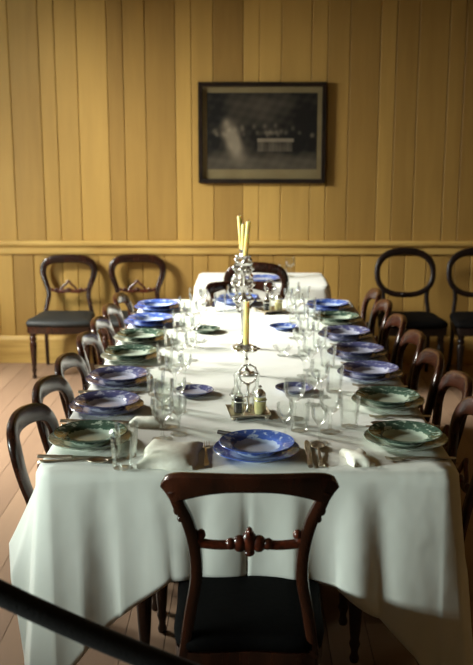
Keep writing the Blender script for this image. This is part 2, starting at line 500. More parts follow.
def yoke_chair(cushion):
    t = empty('rail_back_chair')
    base_parts(t, cushion, M['mahogany'], yb=-.19, wb=.165, wf=.186)
    yb = -.185; Y = lambda z: yb+lean(z, .42, .15)
    bm = bmesh.new()
    # broad yoke: straight crown, hollow underside, rounded ends
    n = 40; top, bot = [], []
    for k in range(n+1):
        u = -1+2*k/n; x = .200*u; e = max(0, 1-abs(u)**9)
        zt = .850+.030*e**.5-.004*u*u
        au = abs(u)
        zb = .838-.034*max(0, (au-.1)/.75)**2 if au < .85 else .838-.034+.046*((au-.85)/.15)**1.6
        zb = min(zb, zt-.004)
        top.append((x, zt)); bot.append((x, zb))
    curve = lambda x: -.028+.7*x*x          # rail bows backwards in the middle
    def rg(x, z0, z1):
        y = Y((z0+z1)/2)+curve(x); d = .013; c = min(.006, (z1-z0)/3)
        return [(x, y-d+c, z0), (x, y-d, z0+c), (x, y-d-.004, z1-c), (x, y-d+c, z1), (x, y+d-c-.004, z1), (x, y+d-.004, z1-c), (x, y+d, z0+c), (x, y+d-c, z0)]
    loft(bm, [rg(top[k][0], bot[k][1], top[k][1]) for k in range(n+1)])
    mesh('top_rail', bm, M['mahogany'], t, angle=50)
    for s in (-1, 1):
        bm = bmesh.new()
        c = cat([(s*.157, yb, .385), (s*.140, Y(.5), .50), (s*.124, Y(.60), .60), (s*.126, Y(.68), .68), (s*.141, Y(.75), .75), (s*.160, Y(.80)-.010, .80), (s*.170, Y(.84)-.012, .835)], 6)
        sweep(bm, c, lambda f: .027+.006*f, .024, (0, 1, .15), power=3)
        blob(bm, (s*.165, Y(.772), .778), (.009, .011, .012)); blob(bm, (s*.158, Y(.757), .757), (.007, .010, .009))
        mesh('back_post', bm, M['mahogany'], t)
    bm = bmesh.new()
    z = .692
    c = cat([(-.130, Y(z), z+.003), (-.07, Y(z), z-.004), (0, Y(z), z), (.07, Y(z), z-.004), (.130, Y(z), z+.003)], 6)
    sweep(bm, c, .022, .018, (0, 1, .15))
    cr_ = mesh('cross_rail', bm, M['carving'], t)
    bm = bmesh.new()
    for dx, dz, rx, rz in ((0, .004, .018, .030), (-.022, 0, .018, .021), (.022, 0, .018, .021), (-.043, -.001, .014, .014), (.043, -.001, .014, .014), (0, .03, .008, .010), (0, -.022, .013, .009)):
        blob(bm, (dx, Y(z), z+dz), (rx, .013, rz))
    mesh('carved_boss', bm, M['carving'], cr_)
    for s in (-1, 1):
        bm = bmesh.new()
        blob(bm, (s*.111, Y(z), z+.022), (.011, .011, .013)); blob(bm, (s*.117, Y(z), z+.010), (.013, .011, .012))
        mesh('carved_scroll', bm, M['carving'], cr_)
    return t

pb = Proto(balloon_chair(M['horsehair'], (.86), .034, .032, .026, .034, .19, 3.4, wf=.158, wb=.150, yf=.145))
pw = Proto(balloon_chair(M['horsehair'], 1., .030, .032, seat_z=.425))
LCH = [2.755, 3.13, 3.50, 3.93, 4.29, 4.645, 5.00]
RCH = [2.80, 3.16, 3.52, 3.89, 4.27, 4.68, 5.04]
LX = [-.408, -.418, -.418, -.413, -.413, -.413, -.410]
RX = [.445, .458, .435, .432, .418, .415, .412]
for i in range(7):
    pb.put((LX[i], LCH[i], 0), R((-98, -96, -94, -92, -92, -92, -92)[i]), '%s mahogany balloon-back chair from the near end on the left of the table' % ORD[i], 'chair', 'chairs along the long table', (1, 1, .955))
for i in range(7):
    pb.put((RX[i], RCH[i], 0), R((93, 91, 91, 91, 91, 91, 91)[i]), '%s mahogany balloon-back chair from the near end on the right of the table' % ORD[i], 'chair', 'chairs along the long table', (1, 1, .98))
pw.put((-1.285, 6.37, 0), PI, 'mahogany balloon-back chair against the left of the panelled wall, its dark seat in full view', 'chair', 'chairs against the wall', (1, 1, .975))
pw.put((-.79, 6.37, 0), PI, 'mahogany balloon-back chair against the wall, half hidden behind the left row of chairs', 'chair', 'chairs against the wall', (1, 1, .98))
pw.put((.07, 5.83, 0), R(-4), 'arched balloon-back chair drawn up to the small white side table', 'chair', scale=(.95, 1.0, 1.08))
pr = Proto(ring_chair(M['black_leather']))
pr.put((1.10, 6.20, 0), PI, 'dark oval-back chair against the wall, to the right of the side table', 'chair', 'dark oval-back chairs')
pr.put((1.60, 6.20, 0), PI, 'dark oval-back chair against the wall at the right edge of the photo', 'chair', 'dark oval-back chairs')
py = Proto(yoke_chair(M['black_leather']))
py.put((.006, 2.245, 0), 0, 'dark mahogany rail-back chair at the near end of the table, closest to the camera', 'chair', 'rail-back chairs at the table ends', (1.01, 1, 1.012))
py.put((-.036, 4.94, 0), PI, 'dark rail-back chair at the far end of the table, behind the candelabrum', 'chair', 'rail-back chairs at the table ends', (1, 1, .945))

# ------------------------------------------------------------------ tables
TX, TY0, TY1 = .575, 2.36, 5.095
t = empty('dining_table', (0, (TY0+TY1)/2, 0))
tag(t, 'long dining table hidden beneath the large white cloth', 'table')
hl = (TY1-TY0)/2
bm = bmesh.new(); box(bm, (-TX+.035, -hl+.035, .712), (TX-.035, hl-.035, .742), .004); mesh('tabletop', bm, M['dark_oak'], t, smooth=False)
bm = bmesh.new(); box(bm, (-.12, -hl+.25, .67), (.12, hl-.25, .715), .004); mesh('beam', bm, M['dark_oak'], t, smooth=False)
for k in (-1, 0, 1):
    bm = bmesh.new()
    lathe(bm, [(.06, .06), (.075, .09), (.05, .13), (.035, .2), (.06, .34), (.065, .42), (.04, .5), (.055, .56), (.05, .67)], 18, Matrix.Translation((0, k*(hl-.62), 0)))
    for a in range(4):
        an = PI/4+a*PI/2; d = Vector((math.cos(an), math.sin(an), 0))
        sweep(bm, cat([d*.03+Vector((0, k*(hl-.62), .10)), d*.12+Vector((0, k*(hl-.62), .075)), d*.21+Vector((0, k*(hl-.62), .02))], 5), .05, .04, (0, 0, 1))
    mesh('pedestal', bm, M['dark_oak'], t)

def drape(name, x0, x1, y0, y1, ztop, keys, m, folds, corner_r=.05, rows=22):
    """cloth: flat top plus hanging sides; keys = (perimeter point, hem point) going round counter to the clock"""
    per = []                                     # closed outline of the table edge, dense
    def seg(a, b, n):
        for k in range(n): per.append((Vector(a)+(Vector(b)-Vector(a))*k/n))
    r = corner_r
    cs = [((x0+r, y0+r), PI, 1.5*PI), ((x1-r, y0+r), 1.5*PI, 2*PI), ((x1-r, y1-r), 0, .5*PI), ((x0+r, y1-r), .5*PI, PI)]
    arcs = [[Vector((c[0]+r*math.cos(a+(b-a)*k/12), c[1]+r*math.sin(a+(b-a)*k/12))) for k in range(12)]+[Vector((c[0]+r*math.cos(b), c[1]+r*math.sin(b)))] for c, a, b in cs]
    for i in range(4):
        per += arcs[i][:-1]
        A, B = arcs[i][-1], arcs[(i+1) % 4][0]
        seg(A, B, max(20, int((B-A).length/.014)))
    n = len(per)
    acc = [0.]
    for i in range(n): acc.append(acc[-1]+(per[(i+1) % n]-per[i]).length)
    tot = acc[-1]
    def at(p):
        p = Vector(p); k = min(range(n), key=lambda i: (per[i]-p).length); return acc[k]
    K = sorted((at(p), Vector(h)) for p, h in keys)
    K = [(K[-1][0]-tot, K[-1][1])]+K+[(K[0][0]+tot, K[0][1])]
    def hem(s):
        for (a, A), (b, B) in zip(K, K[1:]):
            if a <= s <= b:
                u = (s-a)/max(1e-6, b-a); u = u*u*(3-2*u); return A.lerp(B, u)
        return K[-1][1]
    bm = bmesh.new(); c = Vector(((x0+x1)/2, (y0+y1)/2))
    rings = []
    hx, hy = (x1-x0)/2, (y1-y0)/2
    for s in (.02, .25, .5, .75, .9):
        rings.append([(c.x+(p.x-c.x)*s, c.y+(p.y-c.y)*s, ztop) for p in per])
    fr = lambda s: folds(s, tot)
    for j in range(rows+1):
        tt = (j/rows)
        ring = []
        for i, p in enumerate(per):
            H = hem(acc[i]); q = per[(i+1) % n]-per[i-1]; nrm = Vector((q.y, -q.x)).normalized()
            drop = ztop-H.z
            d = tt*drop
            rr = .022                            # rounded over the table edge
            if d < rr*1.2:
                an = min(1, d/(rr*1.2))*PI/2
                ho = rr*math.sin(an); zz = ztop-rr*(1-math.cos(an))
                xy = p+nrm*(ho-rr*.9)
                e = 0
            else:
                e = (d-rr*1.2)/max(1e-6, drop-rr*1.2); zz = ztop-rr-(d-rr*1.2)*(drop-rr)/(drop-rr*1.2)
                xy = p+nrm*rr*.1
            ez = e**1.15
            hxy = Vector((H.x, H.y))
            xy = xy.lerp(hxy, ez)
            w = fr(acc[i])*e**.8
            xy = xy+nrm*w
            ring.append((xy.x, xy.y, zz))
        rings.append(ring)
    loft(bm, rings, True, False)
    for v in bm.verts: pass
    o = mesh(name, bm, m, angle=80)
    so = o.modifiers.new('thickness', 'SOLIDIFY'); so.thickness = .0012; so.offset = -1
    return o

ZT = .750
hemz = .468
keys = [((0, TY0), (0, 2.338, .452)), ((-.12, TY0), (-.125, 2.334, .455)), ((-.22, TY0), (-.205, 2.326, .45)), ((-.36, TY0), (-.345, 2.318, .345)), ((-.46, TY0), (-.44, 2.30, .25)), ((-.53, TY0), (-.515, 2.285, .15)),
        ((-.569, TY0+.006), (-.605, 2.305, .07)), ((-TX, TY0+.05), (-.625, 2.37, .19)), ((-TX, TY0+.10), (-.675, 2.435, .40)), ((-TX, TY0+.17), (-.690, 2.515, .47)), ((-TX, TY0+.30), (-.610, 2.66, .475)),
        ((-TX, 3.0), (-.588, 3.0, hemz)), ((-TX, 4.9), (-.588, 4.9, hemz)), ((-TX, 5.03), (-.60, 5.05, .40)), ((-.569, TY1-.006), (-.61, 5.13, .2)), ((-.50, TY1), (-.50, 5.12, .40)),
        ((-.30, TY1), (-.30, 5.108, hemz)), ((.30, TY1), (.30, 5.108, hemz)), ((.50, TY1), (.50, 5.12, .40)), ((.569, TY1-.006), (.61, 5.13, .2)), ((TX, 5.03), (.60, 5.05, .40)), ((TX, 4.9), (.588, 4.9, hemz)),
        ((TX, 2.75), (.588, 2.75, hemz)), ((TX, 2.58), (.605, 2.57, .465)), ((TX, TY0+.12), (.63, 2.46, .42)), ((TX, TY0+.05), (.622, 2.37, .22)), ((.569, TY0+.006), (.605, 2.305, .06)),
        ((.53, TY0), (.53, 2.285, .13)), ((.46, TY0), (.455, 2.30, .245)), ((.36, TY0), (.36, 2.318, .345)), ((.24, TY0), (.245, 2.326, .425)), ((.14, TY0), (.14, 2.332, .452))]
def folds(s, T):
    u = s/T*2*PI; c = s-(.05*PI/2+TX-.05)          # c: distance along the near edge from its middle
    v = .0045*math.sin(u*46)+.0030*math.sin(u*31+1.1)
    near = math.exp(-(c/.62)**6)
    v += near*(.010*math.sin(c*23+.6)+.007*math.sin(c*41+2.)+.004*math.sin(c*67))*min(1, abs(c)/.2)
    return v-.006*math.exp(-(c/.010)**2)+.004*math.exp(-((c-.018)/.010)**2)
tc = drape('tablecloth', -TX, TX, TY0, TY1, ZT, keys, M['cloth'], folds)
tag(tc, 'long white damask cloth hanging in folds over the main dining table', 'tablecloth')

SX, SY, ST = .095, 6.10, .715
t = empty('side_table', (SX, SY, 0)); tag(t, 'small side table under a white cloth against the panelled wall', 'table')
bm = bmesh.new(); box(bm, (-.40, -.27, ST-.03), (.40, .27, ST-.007), .003); mesh('tabletop', bm, M['dark_oak'], t, smooth=False)
for sx in (-1, 1):
    for sy in (-1, 1):
        bm = bmesh.new(); lathe(bm, [(.016, 0), (.02, .05), (.024, .3), (.026, .5), (.028, ST-.03)], 12, Matrix.Translation((sx*.36, sy*.23, 0))); mesh('leg', bm, M['dark_oak'], t)
sk = []
for x, y in ((-.43, -.3), (0, -.3), (.43, -.3), (.43, 0), (.43, .3), (0, .3), (-.43, .3), (-.43, 0)):
    cx, cy = SX+x, SY+y; edge = (x == 0 or y == 0)
    k = 1.03 if edge else 1.10
    hz = .495 if edge else .36
    sk.append(((cx, cy), (SX+x*k, SY+y*(1.02 if y > 0 else k), hz)))
sc2 = drape('tablecloth', SX-.43, SX+.43, SY-.3, SY+.3, ST, sk, M['cloth'], lambda s, T: .006*math.sin(s/T*2*PI*19))
tag(sc2, 'white cloth over the small side table by the far wall', 'tablecloth')

# ------------------------------------------------------------------ china
def ware(name, prof, m, seg=40):
    bm = bmesh.new(); lathe(bm, prof, seg, cap=False); return mesh(name, bm, m, angle=50)
DIN = [(0, .003), (.066, .003), (.068, 0), (.074, 0), (.076, .004), (.088, .010), (.118, .0175), (.122, .0205), (.1205, .022), (.116, .0205), (.087, .0135), (.079, .0085), (.070, .0070), (0, .0070)]
SOUP = [(0, .003), (.052, .003), (.053, 0), (.058, 0), (.060, .004), (.067, .013), (.075, .020), (.103, .0275), (.107, .030), (.1055, .0315), (.101, .030), (.074, .0245), (.067, .020), (.059, .0085), (.048, .006), (0, .006)]
SIDE = [(0, .002), (.036, .002), (.037, 0), (.041, 0), (.043, .003), (.050, .009), (.065, .014), (.068, .0165), (.0665, .018), (.063, .0165), (.049, .0125), (.042, .0065), (0, .006)]
ZP = ZT+.0006
PR = {}
CN = {'blue': 'blue and white', 'mauve': 'dusky mauve-blue', 'green': 'dark green and white'}
def plate(kind, colour, loc, label):
    key = (kind, colour)
    if key not in PR:
        nm = {'soup': 'soup_plate', 'dinner': 'dinner_plate', 'side': 'side_plate'}[kind]
        PR[key] = Proto(ware(nm, {'soup': SOUP, 'dinner': DIN, 'side': SIDE}[kind], CH[colour, kind]))
    PR[key].put(loc, rnd.uniform(0, 6.28), label, 'plate', {'soup': 'soup plates of the table settings', 'dinner': 'dinner plates under the soup plates', 'side': 'small plates down the middle of the table'}[kind])
LP = [(-.458, 2.595, 'green'), (-.460, 2.930, 'mauve'), (-.465, 3.275, 'mauve'), (-.468, 3.645, 'green'), (-.466, 3.990, 'green'), (-.468, 4.365, 'blue'), (-.466, 4.760, 'blue')]
RP = [(.463, 2.602, 'green'), (.470, 3.000, 'green'), (.458, 3.375, 'mauve'), (.448, 3.710, 'mauve'), (.436, 4.060, 'mauve'), (.436, 4.420, 'green'), (.420, 4.780, 'blue')]
EP = [(.027, 2.500, 'blue', 'at the near end of the table, before the rail-back chair'), (-.05, 4.955, 'blue', 'at the far end of the table, beyond the candelabrum')]
SET = []
for i, (x, y, c) in enumerate(LP): SET.append((x, y, c, 'at the %s left setting from the near end' % ORD[i], -1))
for i, (x, y, c) in enumerate(RP): SET.append((x, y, c, 'at the %s right setting from the near end' % ORD[i], 1))
for x, y, c, w in EP: SET.append((x, y, c, w, 0))
for x, y, c, w, s in SET:
    plate('dinner', c, (x, y, ZP), CN[c]+' dinner plate '+w)
    plate('soup', c, (x+rnd.uniform(-.004, .004), y+rnd.uniform(-.004, .004), ZP+.0075), CN[c]+' soup plate '+w)
plate('side', 'mauve', (-.183, 3.129, ZP), 'dark mauve side plate left of the table middle, near the cruet stand')
plate('side', 'mauve', (.166, 3.168, ZP), 'dark mauve side plate right of the table middle, near the cruet stand')
plate('side', 'green', (-.191, 4.195, ZP), 'dark green side plate left of the candelabrum')
plate('side', 'blue', (.171, 4.264, ZP), 'blue side plate right of the candelabrum')
plate('dinner', 'blue', (.10, 6.02, ST+.001), 'blue and white dinner plate on the small side table, seen through the arched chair')

# ------------------------------------------------------------------ glassware
TUM = [(0, 0), (.026, 0), (.0275, .002), (.029, .02), (.0335, .098), (.0337, .100), (.0322, .100), (.0275, .03), (.0262, .012), (0, .010)]
GOB = [(0, .0), (.030, 0), (.0315, .002), (.030, .004), (.012, .007), (.0055, .014), (.0048, .035), (.0085, .045), (.0048, .053), (.0055, .064), (.016, .074), (.028, .088), (.0335, .108), (.0345, .130), (.033, .152), (.0318, .152), (.0332, .13), (.032, .108), (.0265, .091), (.012, .078), (0, .076)]
WIN = [(0, .0), (.026, 0), (.0275, .0018), (.026, .0035), (.010, .006), (.004, .012), (.0036, .05), (.0048, .062), (.013, .071), (.0215, .086), (.0245, .106), (.0248, .126), (.0238, .126), (.0235, .106), (.0203, .088), (.010, .074), (0, .072)]
def gware(name, prof): return Proto(ware(name, prof, M['glass'], 28))
gl = {'tumbler': gware('glass_tumbler', TUM), 'goblet': gware('water_goblet', GOB), 'wine': gware('wine_glass', WIN)}
GN = {'tumbler': 'clear straight-sided tumbler', 'goblet': 'clear stemmed water goblet', 'wine': 'small stemmed wine glass'}
j = lambda a=.007: rnd.uniform(-a, a)
for n, (x, y, c, w, s) in enumerate(SET):
    if s == -1: spots = {'tumbler': (-.315, y-.155), 'goblet': (-.262, y-.095), 'wine': (-.225, y-.01)}
    elif s == 1: spots = {'tumbler': (.310, y+.165), 'goblet': (.245, y+.10), 'wine': (.215, y+.005)}
    elif n == 14: spots = {'tumbler': (.160, 2.72), 'goblet': (.150, 2.84), 'wine': (.112, 2.635)}
    else: spots = {'tumbler': (-.14, 4.72), 'goblet': (-.075, 4.76), 'wine': (-.03, 4.70)}
    if n == 0: spots = {'tumbler': (-.335, 2.385), 'goblet': (-.250, 2.63), 'wine': (-.205, 2.68)}
    if n == 1: spots['tumbler'] = (-.226, 2.755)
    for k, (gx, gy) in spots.items():
        f = 0 if n in (0, 14, 15) else 1
        gl[k].put((gx+j()*f, gy+j()*f, ZP), rnd.uniform(0, 6), GN[k]+' '+w, 'glass', {'tumbler': 'tumblers on the table', 'goblet': 'water goblets on the table', 'wine': 'wine glasses on the table'}[k], (1, 1, {'tumbler': .95, 'goblet': .85, 'wine': .88}[k]))
for loc, lab in (((-.337, 2.485, ZP), 'glass tumbler just behind the nearest tumbler, left front corner of the table'), ((-.275, 2.965, ZP), 'wide glass tumbler near the left side plate, left of the cruet stand')):
    gl['tumbler'].put(loc, .3, lab, 'glass', 'tumblers on the table')
gl['tumbler'].put((.235, 6.13, ST+.001), 0, 'glass tumbler on the right of the small side table', 'glass', 'glasses on the side table')
gl['goblet'].put((.285, 6.20, ST+.001), 0, 'stemmed goblet on the right of the small side table, behind a tumbler', 'glass', 'glasses on the side table')
DISH = [(0, 0), (.022, 0), (.024, .003), (.012, .008), (.014, .016), (.034, .028), (.042, .040), (.041, .041), (.032, .031), (.012, .021), (0, .019)]
gd = gware('glass_salt_dish', DISH)
gd.put((-.205, 3.86, ZP), 0, 'low footed glass dish on bare cloth, left of the candles', 'dish', 'glass dishes')
gd.put((.145, 3.72, ZP), 0, 'low footed glass dish on bare cloth, right of the candles', 'dish', 'glass dishes')

# ------------------------------------------------------------------ cutlery (length along +y, flat on z = 0)
def strip(bm, st, th):
    """st: (y, half width, z mid) stations"""
    loft(bm, [[(-w, y, z-th/2), (w, y, z-th/2), (w*.8, y, z+th/2), (-w*.8, y, z+th/2)] for y, w, z in st])
def spoon():
    bm = bmesh.new()
    strip(bm, [(-.095, .004, .004), (-.09, .0085, .004), (-.07, .0075, .004), (-.02, .0032, .007), (.03, .003, .010), (.042, .004, .009)], .0022)
    rings = []
    for f, dz in ((1., .0), (.85, -.0035), (.6, -.006), (.3, -.0072), (.05, -.0075)):
        rings.append([(.0195*f*math.sin(2*PI*k/20), .069+.031*f*math.cos(2*PI*k/20), .010+dz) for k in range(20)])
    loft(bm, rings, False, True)
    o = mesh('silver_spoon', bm, M['silver_old']); so = o.modifiers.new('thickness', 'SOLIDIFY'); so.thickness = .0012; so.offset = 1
    return o
def fork():
    bm = bmesh.new()
    strip(bm, [(-.098, .004, .004), (-.09, .0085, .004), (-.07, .0075, .004), (-.02, .0034, .007), (.03, .0032, .009), (.040, .008, .008), (.050, .0122, .005), (.056, .0125, .004)], .0022)
    for k in range(4):
        x = -.0105+.007*k
        strip_pts = [(.056, .0017, .004), (.08, .0014, .004), (.10, .0007, .008)]
        loft(bm, [[(x-w, y, z-.001), (x+w, y, z-.001), (x+w, y, z+.001), (x-w, y, z+.001)] for y, w, z in strip_pts])
    return mesh('silver_fork', bm, M['silver_old'])
def knife():
    t = empty('table_knife')
    bm = bmesh.new(); strip(bm, [(-.01, .006, .006), (.0, .0085, .006), (.06, .0095, .006), (.10, .0085, .006), (.118, .003, .006)], .0018); mesh('blade', bm, M['silver_old'], t)
    bm = bmesh.new(); sweep(bm, [Vector((0, y, .0062)) for y in (-.105, -.10, -.06, -.008)], lambda f: .008+.008*math.sin(PI*(.2+.6*(1-f))), .010, (0, 0, 1)); mesh('handle', bm, M['silver_old'], t)
    return t
cu = {'spoon': Proto(spoon()), 'fork': Proto(fork()), 'knife': Proto(knife())}
CG = {'spoon': 'silver spoons of the settings', 'fork': 'silver forks of the settings', 'knife': 'table knives of the settings'}
CNAME = {'spoon': 'silver soup spoon', 'fork': 'silver fork', 'knife': 'silver-bladed table knife'}
for n, (x, y, c, w, s) in enumerate(SET):
    if s: 
        rz = R(-90)*(-s)           # diner faces the middle of the table
        rz = R(-90) if s < 0 else R(90)
        d = -1 if s < 0 else 1     # side of the diner's right hand along y
        pos = {'fork': (x+.02*s, y-d*.142), 'knife': (x+.02*s, y+d*.142), 'spoon': (x+.02*s, y+d*.170)}
    else:
        rz = 0 if n == 14 else PI; d = 1 if n == 14 else -1
        pos = {'fork': (x-d*.142, y-.01), 'knife': (x+d*.146, y-.01), 'spoon': (x+d*.176, y-.01)}
    for k, (px, qy) in pos.items():
        cu[k].put((px, qy, ZP), rz+R(rnd.uniform(-4, 4)), CNAME[k]+' '+w, 'cutlery', CG[k])
t = empty('carving_knife', (-.030, 2.652, ZP), R(62))
tag(t, 'knife with a dark handle lying behind the near blue soup plate', 'cutlery')
bm = bmesh.new(); strip(bm, [(0, .006, .006), (.02, .0085, .006), (.09, .008, .006), (.11, .002, .006)], .0018); o = mesh('blade', bm, M['silver_old'], t); o.rotation_euler = (0, 0, PI)
bm = bmesh.new(); sweep(bm, [Vector((0, y, .007)) for y in (0, .03, .06, .064)], lambda f: .012+.003*f, .012, (0, 0, 1)); mesh('handle', bm, M['dark_handle'], t)

def napkin(w, d, h, seed):
    bm = bmesh.new(); r = random.Random(seed); n = 14; g = []
    ph = r.uniform(0, 6)
    for lay_, (zz, s) in enumerate(((0, 1.), (h*.45, 1.01), (h, .97))):
        pass
    def z(u, v):
        e = min(1, 6*min(u, 1-u, v, 1-v))
        return h*(.45+.55*e**.5)*(1+.22*math.sin(5*u+ph)*math.cos(4*v+ph))
    top = [[bm.verts.new((-w/2+w*i/n+.004*math.sin(9*jj/n+ph), -d/2+d*jj/n+.004*math.sin(7*i/n), z(i/n, jj/n))) for i in range(n+1)] for jj in range(n+1)]
    bot = [[bm.verts.new((v.co.x, v.co.y, 0)) for v in row] for row in top]
    for a in range(n):
        for b in range(n):
            bm.faces.new((top[a][b], top[a][b+1], top[a+1][b+1], top[a+1][b]))
            bm.faces.new((bot[a+1][b], bot[a+1][b+1], bot[a][b+1], bot[a][b]))
    rim = lambda G: G[0][:-1]+[G[k][-1] for k in range(n)]+G[-1][:0:-1]+[G[k][0] for k in range(n, 0, -1)]
    A, B = rim(bot), rim(top)
    for k in range(len(A)): bm.faces.new((A[k], A[(k+1) % len(A)], B[(k+1) % len(A)], B[k]))
    return mesh('folded_napkin', bm, M['napkin'], angle=60)
for w, d, h, loc, rz, lab in ((.15, .19, .022, (-.212, 2.468, ZP), -4, 'large folded white napkin left of the near blue soup plate'),
                              (.10, .055, .018, (-.312, 2.770, ZP), -8, 'small folded white napkin between first and second plates on the left side'),
                              (.06, .11, .016, (.305, 2.455, ZP), 12, 'small crumpled white napkin by the nearest green plate on the right')):
    o = napkin(w, d, h*1.3, int(w*1000)); o.location = loc; o.rotation_euler = (0, 0, R(rz)); tag(o, lab, 'napkin', 'napkins')

# ------------------------------------------------------------------ silver
def cruet_stand():
    t = empty('cruet_stand')
    bm = bmesh.new()
    ol = [(p.x, p.y) for p in cat([(.062, -.062, 0), (.062, .062, 0), (-.062, .062, 0), (-.062, -.062, 0)], 1, True)]
    loft(bm, [[(x*s, y*s, z) for x, y in ol] for s, z in ((.95, .008), (1, .010), (1.06, .016), (1.06, .0175), (.99, .013), (.1, .0125))])
    mesh('tray', bm, M['silver_old'], t, smooth=False)
    for sx in (-1, 1):
        for sy in (-1, 1):
            bm = bmesh.new(); blob(bm, (sx*.054, sy*.054, .005), (.008, .008, .006)); mesh('foot', bm, M['silver_old'], t)
    bm = bmesh.new()
    lathe(bm, [(.012, .012), (.006, .02), (.0045, .05), (.007, .065), (.004, .075), (.0045, .095), (.008, .10), (.003, .106)], 14)
    mesh('stem', bm, M['silver'], t)
    bm = bmesh.new()
    ring = [Vector((.029*math.cos(2*PI*k/28), 0, .134+.031*math.sin(2*PI*k/28))) for k in range(28)]
    sweep(bm, ring, .005, .006, (0, 1, 0), closed=True, seg=8)
    for a in range(9): blob(bm, (.029*math.cos(2*PI*a/9), 0, .134+.031*math.sin(2*PI*a/9)), (.0048, .0048, .0048), 8, 5)
    mesh('handle', bm, M['silver'], t)
    bm = bmesh.new()
    for sx, sy in ((-1, -1), (1, -1), (1, 1), (-1, 1)):
        c = [Vector((sx*.034+.021*math.cos(2*PI*k/20), sy*.034+.021*math.sin(2*PI*k/20), .058)) for k in range(20)]
        sweep(bm, c, .003, .004, (0, 0, 1), closed=True, seg=6)
        sweep(bm, [Vector((0, 0, .058)), Vector((sx*.010, sy*.010, .064)), Vector((sx*.020, sy*.020, .058))], .004, .004, (0, 0, 1), seg=6)
    mesh('bottle_rings', bm, M['silver'], t)
    return t
BOT = [(0, 0), (.0165, 0), (.0175, .003), (.0175, .052), (.015, .062), (.007, .074), (.0065, .090), (.009, .094), (.0085, .096), (.005, .092), (.005, .074), (.013, .06), (.0155, .05), (.0155, .005), (0, .005)]
def bottle(fill, fz):
    t = empty('cruet_bottle')
    bm = bmesh.new(); lathe(bm, BOT, 20, cap=False); mesh('bottle', bm, M['glass'], t)
    bm = bmesh.new(); lathe(bm, [(.0035, .086), (.004, .097), (.0055, .099), (.0095, .108), (.0085, .116), (.003, .123), (0, .124)], 12); mesh('stopper', bm, M['glass'], t)
    if fill:
        bm = bmesh.new(); lathe(bm, [(0, .0055), (.0152, .0056), (.0152, fz), (0, fz)], 18, cap=False); mesh('contents', bm, fill, t)
    return t
def caster():
    t = empty('mustard_pot')
    bm = bmesh.new(); lathe(bm, [(0, 0), (.016, 0), (.0185, .006), (.0195, .03), (.0185, .052), (.017, .056), (0, .056)], 20, cap=False); mesh('pot', bm, M['mustard'], t)
    bm = bmesh.new(); lathe(bm, [(.0185, .055), (.019, .060), (.016, .070), (.008, .078), (.004, .081), (.006, .088), (0, .094)], 18); mesh('lid', bm, M['silver'], t)
    return t
pc = Proto(cruet_stand()); pd = Proto(bottle(M['sauce'], .054)); pcl = Proto(bottle(M['mustard'], .022)); pm = Proto(caster()); pe = Proto(bottle(None, 0))
CXY = (.003, 2.885); az = R(8)
pc.put((*CXY, ZP), az, 'square silver cruet stand with ring handle behind the near blue soup plate', 'cruet stand', 'silver cruet stands')
def cr(c, a, x, y): return (c[0]+x*math.cos(a)-y*math.sin(a), c[1]+x*math.sin(a)+y*math.cos(a), ZP+.0135)
pd.put(cr(CXY, az, -.034, -.034), 0, 'cruet bottle of dark sauce, front left in the near cruet stand', 'bottle', 'bottles in the cruet stands')
pm.put(cr(CXY, az, .034, -.034), 0, 'yellow mustard pot with silver lid in the near cruet stand', 'pot', 'pots in the cruet stands')
pcl.put(cr(CXY, az, -.034, .034), 0, 'cruet bottle holding a little yellow oil, back left in the near cruet stand', 'bottle', 'bottles in the cruet stands')
pe.put(cr(CXY, az, .034, .034), 0, 'empty clear cruet bottle, back right in the near cruet stand', 'bottle', 'bottles in the cruet stands')
CX2 = (.115, 4.70); az2 = R(25)
pc.put((*CX2, ZP), az2, 'square silver cruet stand near the far end of the table', 'cruet stand', 'silver cruet stands')
pd.put(cr(CX2, az2, -.034, -.034), 0, 'cruet bottle of dark sauce in the far cruet stand', 'bottle', 'bottles in the cruet stands')
pm.put(cr(CX2, az2, .034, -.034), 0, 'mustard pot with silver lid in the far cruet stand', 'pot', 'pots in the cruet stands')
pe.put(cr(CX2, az2, .034, .034), 0, 'empty clear cruet bottle in the far cruet stand', 'bottle', 'bottles in the cruet stands')

def petals(bm, c, r, n, rz, h=.004):
    for k in range(n):
        a = 2*PI*k/n; blob(bm, (c[0]+r*math.cos(a), c[1]+r*math.sin(a), c[2]), (rz, rz, h), 10, 6)
def candle(name, loc, L, rad, tilt, label, grp=None):
    t = empty(name, loc); t.rotation_euler = tilt
    bm = bmesh.new(); lathe(bm, [(rad*1.02, 0), (rad, L*.5), (rad*.97, L-.004), (rad*.8, L), (rad*.3, L-.002), (0, L-.003)], 18); mesh('wax', bm, M['candle'], t)
    bm = bmesh.new(); sweep(bm, [Vector((0, 0, L-.004)), Vector((.0004, 0, L+.004)), Vector((.001, 0, L+.009))], .0022, .0022, (0, 1, 0), seg=6); mesh('wick', bm, M['wick'], t)
    return tag(t, label, 'candle', grp)

